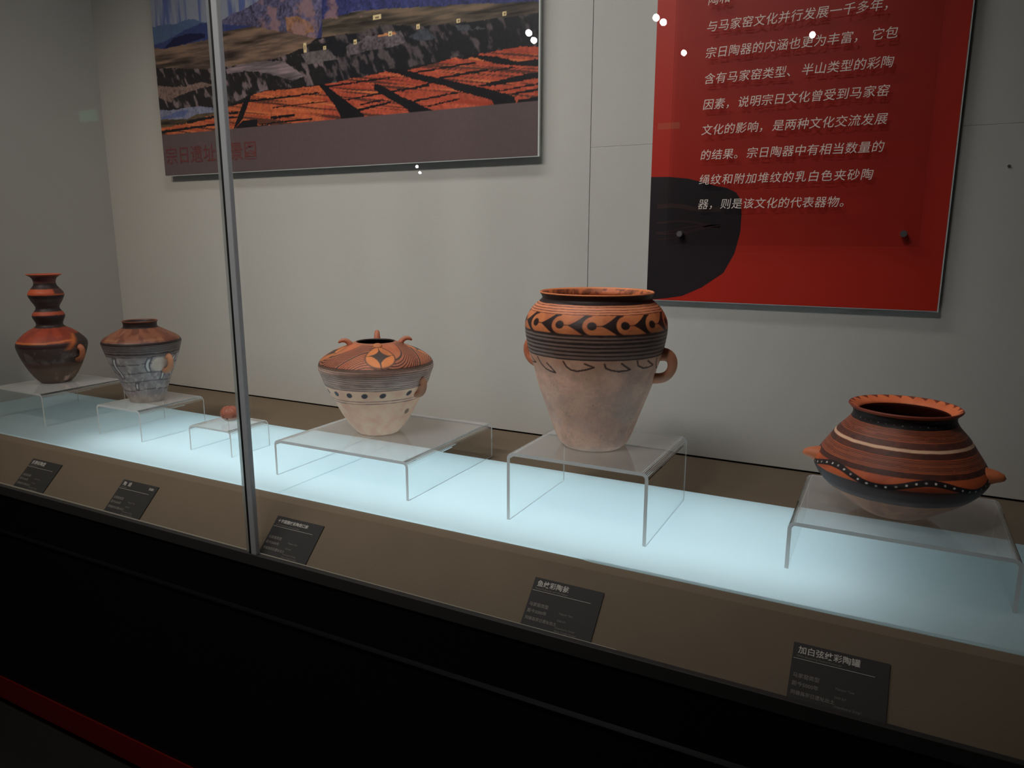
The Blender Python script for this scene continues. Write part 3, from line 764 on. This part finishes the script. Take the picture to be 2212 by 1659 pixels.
# ---- tall two-handled urn with the fish frieze
def paint_urn(T, Z, R, S, IN):
    n1 = cone_noise(T, Z, 1.0); n2 = cone_noise(T, Z, 4.0, 3)
    Zw = Z + 0.0016 * (cone_noise(T, Z, 1.5, 7) - .5)
    c = np.zeros(T.shape + (3,)); c[:] = lin((224, 180, 158))
    c = blend(c, (164, 128, 116), sstep(.42, .62, n1) * .22); c = blend(c, (190, 152, 134), sstep(.4, .6, cone_noise(T, Z, 6, 90)) * .3); c = blend(c, (206, 176, 162), sstep(.5, .7, cone_noise(T, Z, .8, 21)) * .5 * (1 - sstep(.06, .12, Z)))
    c = blend(c, (176, 118, 84), sstep(.15, .215, Z) * (.35 + .4 * n1))
    c = blend(c, (188, 112, 70), sstep(.2595, .2625, Zw))                       # warm clay above
    c = blend(c, (162, 88, 58), (sstep(.48, .66, n1) * .6) * sstep(.2595, .2625, Z))
    c = blend(c, (206, 132, 96), band(Zw, .298, .316, .002) * .7)  # shoulder highlight put into the clay colour as a paler band
    # neck band and shoulder lines
    DK = (40, 27, 27)
    c = blend(c, DK, band(Zw, .3155, .3335))
    for z in (.3125, .3075, .3030, .2985):
        c = blend(c, (96, 48, 40), band(Zw, z - .0009, z + .0009) * (.65 + .35 * sstep(.3, .6, n2)))
    # belly stripes
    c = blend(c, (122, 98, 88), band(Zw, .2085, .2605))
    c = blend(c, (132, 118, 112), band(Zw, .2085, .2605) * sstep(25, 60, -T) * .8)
    for k, z in enumerate((.2590, .2510, .2428, .2346, .2264, .2182, .2105)):
        hw = (.0026, .0021, .0023, .0022, .0019, .0016, .0013)[k]
        c = blend(c, (36, 26, 27), band(Zw, z - hw, z + hw) * (.80 + .2 * n2))
    # fish frieze
    per = 360 / 14; z0 = .2785; hz = .0180
    D = np.mod(T + 3.0, per); dz = Zw - z0; fr = band(Z, .2615, .2980)
    dot = (np.minimum(D, per - D) / 3.7) ** 2 + (dz / .0078) ** 2
    c = blend(c, DK, (1 - sstep(.82, 1.15, dot)) * fr)
    tri = hz * np.clip((D - 7.0) / 12.5, 0, 1.05) ** 1.25 + .0008
    leaf = ((np.minimum(D, per + 1.2) - per - 1.2) / 8.6) ** 2 + (dz / (hz * 1.02)) ** 2
    w = (D > 3) * (1 - sstep(-.0007, .0007, np.abs(dz) - tri)) * sstep(.92, 1.06, leaf)
    c = blend(c, DK, w * fr)
    ring = np.exp(-((leaf - 1.0) / .09) ** 2) * (D > per - 10) * .9
    c = blend(c, DK, ring * fr)
    # hooked loops under the stripes
    K = .1315 * math.pi / 180
    loops = [[(-56, .2055), (-53, .192), (-48, .183), (-42, .179), (-36.5, .1780), (-40, .187), (-44.4, .196)],
             [(-26.3, .2045), (-24, .194), (-20, .1873), (-14.5, .186), (-7, .190), (-.7, .1955), (-8.2, .2025)],
             [(7.7, .2025), (9, .194), (13.4, .1895), (19.8, .1864), (26, .187), (30.9, .1890), (26, .196), (21.8, .203)],
             [(36, .2067), (38, .196), (44.7, .1893), (52, .189), (59.2, .1915), (53, .198), (48.5, .2040)]]
    zone = band(Z, .172, .2085)
    m = (Z > .17) & (Z < .21) & ~IN
    for sh in (0, 118, -122):
        for lp in loops:
            d = np.full(T.shape, 1.0); d[m] = polydist(np.mod(T[m] - sh + 180, 360) * K, Z[m], [((a + 180) * K, b) for a, b in lp])
            c = blend(c, (74, 46, 40), (1 - sstep(.0013, .0022, d)) * zone)
    # specks
    c = blend(c, (60, 44, 40), sstep(.77, .82, cone_noise(T, Z, 14, 5)) * .7 * (Z < .2))
    ins = blend(np.zeros(T.shape + (3,)) + lin((186, 104, 66)), (120, 66, 44), sstep(.45, .65, cone_noise(T, Z, 3, 2)))
    stripe = np.sin(np.radians(T) * 9 + Z * 160 + 4 * n1)
    ins = blend(ins, (84, 46, 34), (stripe > .2) * .5 * sstep(.315, .325, Z))
    c = np.where(IN[..., None], ins, c)
    c = blend(c, (208, 126, 80), (np.abs(Z - .335) < .0012) * 1.0)
    return c
UX, UY, UZ = -0.5581, 1.4653, 0.1517
urn = empty('painted_urn', (UX, UY, UZ + ZL), 'tall two-handled clay urn with black stripes and a fish frieze', 'pottery urn')
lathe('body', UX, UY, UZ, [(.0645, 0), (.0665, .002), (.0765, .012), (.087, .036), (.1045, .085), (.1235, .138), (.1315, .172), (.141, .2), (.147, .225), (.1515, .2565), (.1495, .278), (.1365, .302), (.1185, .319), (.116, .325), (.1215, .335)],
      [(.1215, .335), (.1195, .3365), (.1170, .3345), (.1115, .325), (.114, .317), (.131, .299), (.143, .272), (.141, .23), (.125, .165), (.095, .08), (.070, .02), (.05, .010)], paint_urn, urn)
P = pot_frame(UX, UY, UZ)
loop_handle(P, 80, .1415, .2070, .1275, .1545, .030, M_POT, urn, (176, 120, 92), rad=.0078, flat=1.6)
loop_handle(P, -112, .1415, .2220, .1300, .1700, .030, M_POT, urn, (170, 100, 72), rad=.0078, flat=1.6)

# ---- jar with hooked knobs, petal medallions and swirls
def paint_knob_jar(T, Z, R, S, IN):
    n1 = cone_noise(T, Z, 1.0, 11); n2 = cone_noise(T, Z, 4.0, 13)
    Zw = Z + 0.0013 * (cone_noise(T, Z, 1.6, 17) - .5)
    c = np.zeros(T.shape + (3,)); c[:] = lin((240, 198, 170)); c = blend(c, (224, 180, 154), sstep(.4, .65, n1) * .8)
    OR, LN, DK = (164, 100, 70), (70, 38, 33), (66, 54, 50)
    top = sstep(.1875, .1895, Zw)
    c = blend(c, OR, top); c = blend(c, (160, 84, 56), top * sstep(.45, .62, n1) * .7)
    # shoulder coordinates: arc length above the belly edge
    i = np.argmin(np.abs(Z[:, 0] - .2170) + 10 * IN[:, 0]); s0 = S[i, 0]
    b = (S - s0) / .044
    D = np.mod(T - 4.8 + 45, 90) - 45; a = D / 18.5
    u = np.mod(T - 4.8, 90) / 90.0
    sh = sstep(.08, .92, u)
    qv = b - 2.3 * (sh - .5) + .35 * np.sin(u * 2 * math.pi)
    reg = top * (np.hypot(a, b) > 1.03)
    ln = np.mod(qv / .185, 1.0)
    wav = np.abs(qv) < .80
    c = blend(c, (150, 94, 72), reg * wav * .9)
    c = blend(c, LN, reg * wav * (1 - sstep(.20, .30, np.abs(ln - .5))) * .95)
    c = blend(c, DK, reg * band(qv, .85, 1.02, .03)); c = blend(c, DK, reg * band(qv, -1.02, -.85, .03))
    c = blend(c, LN, reg * (np.abs(ln - .5) < .2) * (qv < -1.12) * .8)
    # medallions with four petals
    rr = np.hypot(a, b * 1.0)
    star = np.abs(a - .06 * b) ** .62 + np.abs(b + .08 * a) ** .62
    med = (1 - sstep(.98, 1.03, rr)) * top
    c = blend(c, (190, 116, 66), med * .9); c = blend(c, (160, 96, 58), med * sstep(.5, .62, n1))
    c = blend(c, DK, med * (1 - sstep(.86, .95, star)))
    c = blend(c, (80, 58, 50), top * np.exp(-((rr - 1.0) / .05) ** 2))
    c = blend(c, DK, med * (np.abs(a) < .035) + med * (np.abs(b) < .03))
    # dark edge and the bundle of lines around the belly
    c = blend(c, (50, 36, 34), band(Zw, .1815, .1900 + 0) * (.9))
    bz = band(Zw, .1330, .1830)
    c = blend(c, (176, 154, 144), bz * .85); c = blend(c, (120, 86, 74), bz * sstep(.150, .178, Z) * .8 * sstep(-70, 0, -np.abs(T)))
    for k in range(11):
        z = .1800 - k * .00455 + .0012 * np.sin(np.radians(T) * 3 + k)
        c = blend(c, (56, 44, 46), band(Zw, z - .0007, z + .0007, .0005) * (.75 + .25 * sstep(.3, .6, n2)))
    for th in (-71, -51.4, -32.2, -14.2, 5.8, 37.6, 62, 90, 118, 146, 174, 202, 230, 258):
        Dd = np.mod(T - th + 180, 360) - 180
        e = np.hypot(Dd / 3.9, (Z - .1205 - .0004 * Dd) / .0072)
        c = blend(c, (66, 64, 72), 1 - sstep(.8, 1.1, e))
    for z in (.1035, .0968):
        zz = z + .0012 * np.sin(np.radians(T) * 2 + 1)
        c = blend(c, (74, 68, 70), band(Zw, zz - .0010, zz + .0010, .0005) * (.55 + .45 * n2))
    Dd = np.mod(T - 47 + 180, 360) - 180
    c = blend(c, (96, 74, 58), (1 - sstep(.7, 1.2, np.hypot(Dd / 5.0, (Z - .066) / .008) + .5 * (n2 - .5))) * .8)
    c = blend(c, (146, 92, 70), band(Z, .2375, .2420, .001) * .9)
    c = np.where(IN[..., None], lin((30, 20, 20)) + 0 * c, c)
    return c
KX, KY, KZ = -1.1829, 1.5069, 0.0937
kj = empty('knobbed_jar', (KX, KY, KZ + ZL), 'wide-shouldered painted jar with hooked knobs around its mouth', 'pottery jar')
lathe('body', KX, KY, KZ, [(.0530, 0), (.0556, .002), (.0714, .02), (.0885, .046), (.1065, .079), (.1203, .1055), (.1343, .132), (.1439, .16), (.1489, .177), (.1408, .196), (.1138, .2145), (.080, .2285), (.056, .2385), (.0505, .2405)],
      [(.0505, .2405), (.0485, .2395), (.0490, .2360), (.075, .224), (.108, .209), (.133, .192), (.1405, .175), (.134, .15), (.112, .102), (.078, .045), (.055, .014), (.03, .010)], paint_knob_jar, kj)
P = pot_frame(KX, KY, KZ)
for th, full in ((-82, 1), (94, 1), (176, 1), (4, 0)):
    if full:
        path = [(.064, .230), (.066, .2365), (.071, .2420), (.078, .2455), (.0855, .2455), (.0915, .2425), (.0945, .2395)]
        rad = [.0085, .0075, .0066, .0060, .0050, .0038, .0018]
        if th == 176:
            path = [(.064, .230), (.065, .238), (.067, .246), (.070, .2525), (.073, .2555), (.0765, .255), (.079, .253)]
            rad = [.0090, .0076, .0068, .0062, .0056, .0045, .0020]
        sweep('knob', [P(th, r, z) for r, z in path], rad, M_POT, kj, seg=12, flat=1.15, color=(156, 96, 72))
    else:
        sweep('knob_stump', [P(th, r, z) for r, z in ((.060, .232), (.063, .2385), (.0645, .2395))], [.0095, .0085, .005], M_POT, kj, seg=12, flat=1.4, color=(170, 104, 66))
loop_handle(P, 52, .1400, .1500, .1240, .1100, .0150, M_POT, kj, (150, 108, 86), rad=.0052, flat=1.6)
loop_handle(P, -123, .1400, .1500, .1240, .1100, .0150, M_POT, kj, (150, 108, 86), rad=.0052, flat=1.6)

# ---- squat jar with a wide scalloped rim
def paint_rim_jar(T, Z, R, S, IN):
    n1 = cone_noise(T, Z, 1.0, 31); n2 = cone_noise(T, Z, 4.0, 33)
    Zw = Z + 0.0016 * (cone_noise(T, Z, 1.5, 37) - .5)
    OR = (188, 92, 54); DK = (46, 34, 34); PU = (84, 62, 60)
    c = np.zeros(T.shape + (3,)); c[:] = lin((178, 126, 98)); c = blend(c, (150, 104, 88), sstep(.4, .65, n1) * .6)
    c = blend(c, OR, sstep(.0900, .0915, Zw)); c = blend(c, (160, 68, 42), sstep(.45, .65, n1) * .6 * (Z > .09))
    c = blend(c, (32, 27, 29), band(Zw, .1815, .2015))
    # fine combed lines
    for a0, b0 in ((.1630, .1815), (.1195, .1385)):
        lw = np.mod((Z + .0005 * n1) / .00235, 1.0)
        c = blend(c, (148, 82, 56), band(Zw, a0, b0) * .8); c = blend(c, (84, 48, 40), band(Zw, a0, b0) * (np.abs(lw - .5) < .24) * .85)
    c = blend(c, (64, 46, 44), band(Zw, .1540, .1630) * (.75 + .25 * n2)); c = blend(c, (216, 178, 148), band(Zw, .1492, .1536))
    c = blend(c, (60, 44, 42), band(Zw, .1395, .1488) * (.75 + .25 * n2)); c = blend(c, (48, 36, 36), band(Zw, .1100, .1190) * (.8 + .2 * n2))
    # white dots on the neck
    for th in range(-180, 180, 9):
        Dd = T - th; e = np.hypot(Dd / .75, (Z - .1875) / .0011)
        c = blend(c, (150, 140, 134), (1 - sstep(.7, 1.2, e)) * (.3 + .5 * ((th // 9) % 3 == 0)))
    # dark lower zone, waved dark ribbon with white dots
    wave = .0975 + .0078 * np.cos(np.radians(T - 21) * 360 / 66.0) + .002 * np.cos(np.radians(T + 60))
    c = blend(c, PU, band(Zw, .0560, .0905)); c = blend(c, (54, 37, 36), band(Zw, .0650, .0905) * .75)
    low = band(Zw, .0560, .0680); lw = np.mod(Zw / .0030, 1.0)
    c = blend(c, (122, 104, 108), low * (np.abs(lw - .5) < .16) * .45)
    c = blend(c, (66, 30, 26), (Z < wave) * band(Z, .0800, .1000, .003) * .55 * sstep(.0, 30, 40 - np.abs(T - 21)))
    c = blend(c, (36, 28, 30), band(Zw - wave, -.0050, .0050) * (Z > .06))
    for k in range(60):
        th = -180 + k * 6.0
        wz = .0975 + .0078 * math.cos(math.radians(th - 21) * 360 / 66.0) + .002 * math.cos(math.radians(th + 60))
        e = np.hypot((T - th) / 0.78, (Z - wz) / .0019)
        c = blend(c, (206, 200, 196), (1 - sstep(.7, 1.15, e)) * (.55 + .45 * ((k * 7) % 5 > 1)))
    # inside: bright rim with a scalloped dark edge, dark hollow
    rimc = np.zeros(T.shape + (3,)) + lin((224, 122, 78)); rimc = blend(rimc, (204, 104, 66), sstep(.4, .65, n1) * .5)
    sc = np.mod((T + 3) / 14.4, 1.0)
    edge = .0922 - .0095 * np.clip(1 - sc * 1.5, 0, 1) ** 1.2 * (1 - np.clip(1 - sc * 9, 0, 1)) - .0008
    rimc = blend(rimc, (104, 44, 36), sstep(-.0005, .0005, R - edge) * .9)
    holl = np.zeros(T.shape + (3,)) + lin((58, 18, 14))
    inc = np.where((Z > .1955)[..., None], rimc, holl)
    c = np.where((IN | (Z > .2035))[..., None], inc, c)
    return c
SX_, SY_, SZ_ = 0.0397, 1.4842, 0.0922
sj = empty('squat_jar', (SX_, SY_, SZ_ + ZL), 'squat orange and black banded jar with a wide bright rim', 'pottery jar')
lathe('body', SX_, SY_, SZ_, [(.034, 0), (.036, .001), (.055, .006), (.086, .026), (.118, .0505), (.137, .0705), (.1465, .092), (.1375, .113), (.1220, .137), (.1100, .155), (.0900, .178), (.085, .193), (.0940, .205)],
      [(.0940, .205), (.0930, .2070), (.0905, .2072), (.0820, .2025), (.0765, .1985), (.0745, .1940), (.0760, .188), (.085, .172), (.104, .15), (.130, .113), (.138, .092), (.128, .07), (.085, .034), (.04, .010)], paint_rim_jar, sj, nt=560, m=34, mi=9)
P = pot_frame(SX_, SY_, SZ_)
for th, cl in ((-80, (190, 112, 76)), (79, (184, 104, 66))):
    sweep('lug', [P(th, r, z) for r, z in ((.130, .100), (.143, .1020), (.154, .1035), (.162, .1025), (.1662, .1005))], [.0180, .0140, .0102, .0072, .0026], M_POT, sj, seg=14, flat=1.25, color=cl)

# ---- grey banded jar (second from the left)
def paint_grey_jar(T, Z, R, S, IN):
    n1 = cone_noise(T, Z, 1.0, 41); n2 = cone_noise(T, Z, 4.0, 43)
    Zw = Z + 0.0022 * (cone_noise(T, Z, 1.4, 47) - .5)
    c = np.zeros(T.shape + (3,)); c[:] = lin((158, 148, 146)); c = blend(c, (134, 122, 124), sstep(.42, .6, n1) * .8); c = blend(c, (186, 176, 168), sstep(.56, .68, cone_noise(T, Z, 2.2, 51)) * .7)
    c = blend(c, (172, 152, 134), (1 - sstep(.012, .035, Z)) * .7)
    up = sstep(.1915, .194, Zw)
    c = blend(c, (140, 88, 66), up); c = blend(c, (112, 66, 50), up * sstep(.45, .6, n1)); c = blend(c, (176, 120, 84), up * band(Zw, .198, .204, .003) * .5 * (np.sin(np.radians(T) * 5) > .2))
    bz = band(Zw, .1490, .1930)
    c = blend(c, (116, 102, 98), bz * .8)
    c = blend(c, (42, 32, 32), band(Zw, .1845, .1930))
    for k in range(7):
        z = .1815 - k * .0050
        c = blend(c, (46, 40, 42), band(Zw, z - .0013, z + .0013, .0006) * .9)
    for z in (.1265, .0985, .0710, .0430):
        zz = z + .003 * np.sin(np.radians(T + 20) * 3)
        c = blend(c, (60, 54, 60), band(Zw, zz - .0012, zz + .0012, .0007) * .85)
    for t0, za, zb in ((8, .10, .149), (-52, .08, .149), (34, .072, .100), (58, .08, .149), (-18, .045, .070)):
        e = np.abs(T - t0 - 3 * np.sin(Z * 90))
        c = blend(c, (72, 68, 78), (1 - sstep(4.0, 5.6, e)) * band(Z, za, zb, .002) * .8)
        c = blend(c, (206, 202, 198), (1 - sstep(1.6, 2.6, e)) * band(Z, za + .004, zb - .006, .002) * .9)
    Dd = np.hypot((T - 26) / 15.0, (Z - .124) / .022)
    c = blend(c, (206, 188, 172), (1 - sstep(.85, 1.1, Dd + .3 * (n2 - .5))) * .85)
    c = blend(c, (50, 36, 34), band(Zw, .2300, .2470)); c = blend(c, (134, 82, 62), (Z > .247) * 1.0)
    c = c * np.where(Z > .193, .58, .80)[..., None]
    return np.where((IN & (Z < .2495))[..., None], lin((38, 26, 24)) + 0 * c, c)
GX, GY, GZ = -2.0534, 1.4609, 0.0952
gj = empty('grey_banded_jar', (GX, GY, GZ + ZL), 'grey-banded jar with brown shoulder and short neck, second from the left', 'pottery jar')
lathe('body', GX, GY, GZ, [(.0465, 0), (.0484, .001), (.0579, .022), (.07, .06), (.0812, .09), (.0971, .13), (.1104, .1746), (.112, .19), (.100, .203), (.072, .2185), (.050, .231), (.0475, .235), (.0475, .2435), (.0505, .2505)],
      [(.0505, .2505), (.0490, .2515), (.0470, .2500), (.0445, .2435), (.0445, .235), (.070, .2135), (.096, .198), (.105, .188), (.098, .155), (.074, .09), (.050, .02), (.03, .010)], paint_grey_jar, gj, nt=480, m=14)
P = pot_frame(GX, GY, GZ)
loop_handle(P, 40, .0985, .1470, .0855, .1000, .0215, M_POT, gj, (160, 112, 84), rad=.0056, flat=1.5)
loop_handle(P, -138, .0985, .1470, .0855, .1000, .0215, M_POT, gj, (160, 112, 84), rad=.0056, flat=1.5)

# ---- long-necked jar with stacked bulges (far left)
def paint_long_jar(T, Z, R, S, IN):
    n1 = cone_noise(T, Z, 1.0, 61); n2 = cone_noise(T, Z, 4.0, 63)
    Zw = Z + 0.004 * (cone_noise(T, Z, 1.2, 67) - .5)
    c = np.zeros(T.shape + (3,)); c[:] = lin((128, 104, 90)); c = blend(c, (158, 136, 118), sstep(.45, .62, n1) * (T > -5))
    OR, DK = (184, 82, 52), (52, 38, 38)
    c = blend(c, (82, 66, 64), band(Zw, .060, .140, .01) * .9); c = blend(c, (124, 112, 106), band(Zw, .070, .125, .006) * sstep(.5, .62, n1) * .8)
    c = blend(c, (110, 70, 58), band(Zw, .062, .075, .004) * .6)
    c = blend(c, (58, 38, 38), band(Zw, .126, .142, .002))
    c = blend(c, (170, 72, 46), band(Zw, .1420, .1900, .001)); c = blend(c, (140, 60, 46), band(Zw, .1420, .19, .001) * sstep(.45, .6, n1) * .7); c = blend(c, (206, 112, 60), band(Zw - .0001 * (T + 20) * (T > -20), .1420, .1475, .0012))
    c = blend(c, DK, band(Zw, .1900, .2330, .001)); c = blend(c, OR, band(Zw, .2320, .2440, .001)); c = blend(c, DK, band(Zw, .2440, .3000, .001)); c = blend(c, (90, 74, 74), band(Zw, .262, .288, .004) * .7)
    c = blend(c, (204, 92, 52), band(Zw, .3000, .3200, .0015)); c = blend(c, (86, 58, 54), band(Zw, .3040, .3200, .002) * sstep(22, 32, T)); c = blend(c, DK, band(Zw, .3200, .3400, .002)); c = blend(c, (112, 62, 52), band(Zw, .3400, .3640, .003)); c = blend(c, (196, 96, 68), sstep(.3625, .3655, Z))
    c = blend(c, (60, 50, 48), (1 - sstep(.8, 1.1, np.hypot((T - 40) / 13, (Z - .082) / .011) + .3 * (n2 - .5))) * .9)
    c = blend(c, (60, 46, 44), sstep(36, 44, T) * band(Z, .10, .168, .003) * (T < 85))
    c = blend(c, (206, 112, 58), np.exp(-((T - 40 - (Z - .15) * 500) / 6) ** 2) * band(Z, .118, .17, .003) * .9)
    c = blend(c, (226, 186, 172), (1 - sstep(.85, 1.1, np.maximum(np.abs(T - 30) / 7, np.abs(Z - .017) / .009) + .5 * (n2 - .5))))
    c = c * .62
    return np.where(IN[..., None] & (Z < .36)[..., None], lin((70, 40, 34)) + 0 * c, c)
NX_, NY_, NZ_ = -2.5506, 1.4768, 0.1062
nj = empty('long_necked_jar', (NX_, NY_, NZ_ + ZL), 'tall jar with a long neck of stacked bulges, farthest left', 'pottery jar')
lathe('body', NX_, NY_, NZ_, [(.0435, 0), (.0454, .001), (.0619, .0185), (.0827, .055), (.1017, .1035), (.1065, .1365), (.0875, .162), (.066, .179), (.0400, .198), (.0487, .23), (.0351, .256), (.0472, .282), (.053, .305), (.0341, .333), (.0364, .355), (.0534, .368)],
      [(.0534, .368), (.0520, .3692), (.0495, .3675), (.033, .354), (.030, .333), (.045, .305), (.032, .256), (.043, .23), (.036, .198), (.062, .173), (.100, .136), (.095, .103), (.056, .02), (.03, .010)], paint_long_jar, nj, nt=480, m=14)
P = pot_frame(NX_, NY_, NZ_)
loop_handle(P, 46, .1045, .1250, .0920, .0800, .0195, M_POT, nj, (142, 84, 58), rad=.0058, flat=1.5)
loop_handle(P, -130, .1045, .1250, .0920, .0800, .0195, M_POT, nj, (142, 84, 58), rad=.0058, flat=1.5)

# ---- little clay ball (vessel flute) on the small riser
def paint_ball(T, Z, R, S, IN):
    n1 = cone_noise(T, Z * 3, 1.0, 71)
    c = np.zeros(T.shape + (3,)) + lin((146, 88, 70)); c = blend(c, (122, 68, 54), sstep(.45, .62, n1) * .8)
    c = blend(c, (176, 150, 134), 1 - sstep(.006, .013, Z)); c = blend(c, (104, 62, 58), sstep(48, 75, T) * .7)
    return blend(c, (22, 16, 18), 1 - sstep(.8, 1.2, np.hypot((T + 24) / 7.5, (Z - .0085) / .0022)))
BX, BY, BZ = -1.6820, 1.4560, 0.0747
ball = lathe('clay_ball_flute', BX, BY, BZ, [(.012, 0), (.017, .002), (.0245, .010), (.0275, .020), (.0262, .029), (.0190, .0375), (.010, .0412), (.0040, .0420)],
             [(.0040, .0420), (.0034, .0415), (.0030, .038), (.0025, .030)], paint_ball, None, nt=160, m=10)
ball.data.transform(Matrix.Translation((-BX, -BY, -(BZ + ZL)))); ball.location = (BX, BY, BZ + ZL)
tag(ball, 'small round orange clay ball beside the glass joint', 'clay ball')
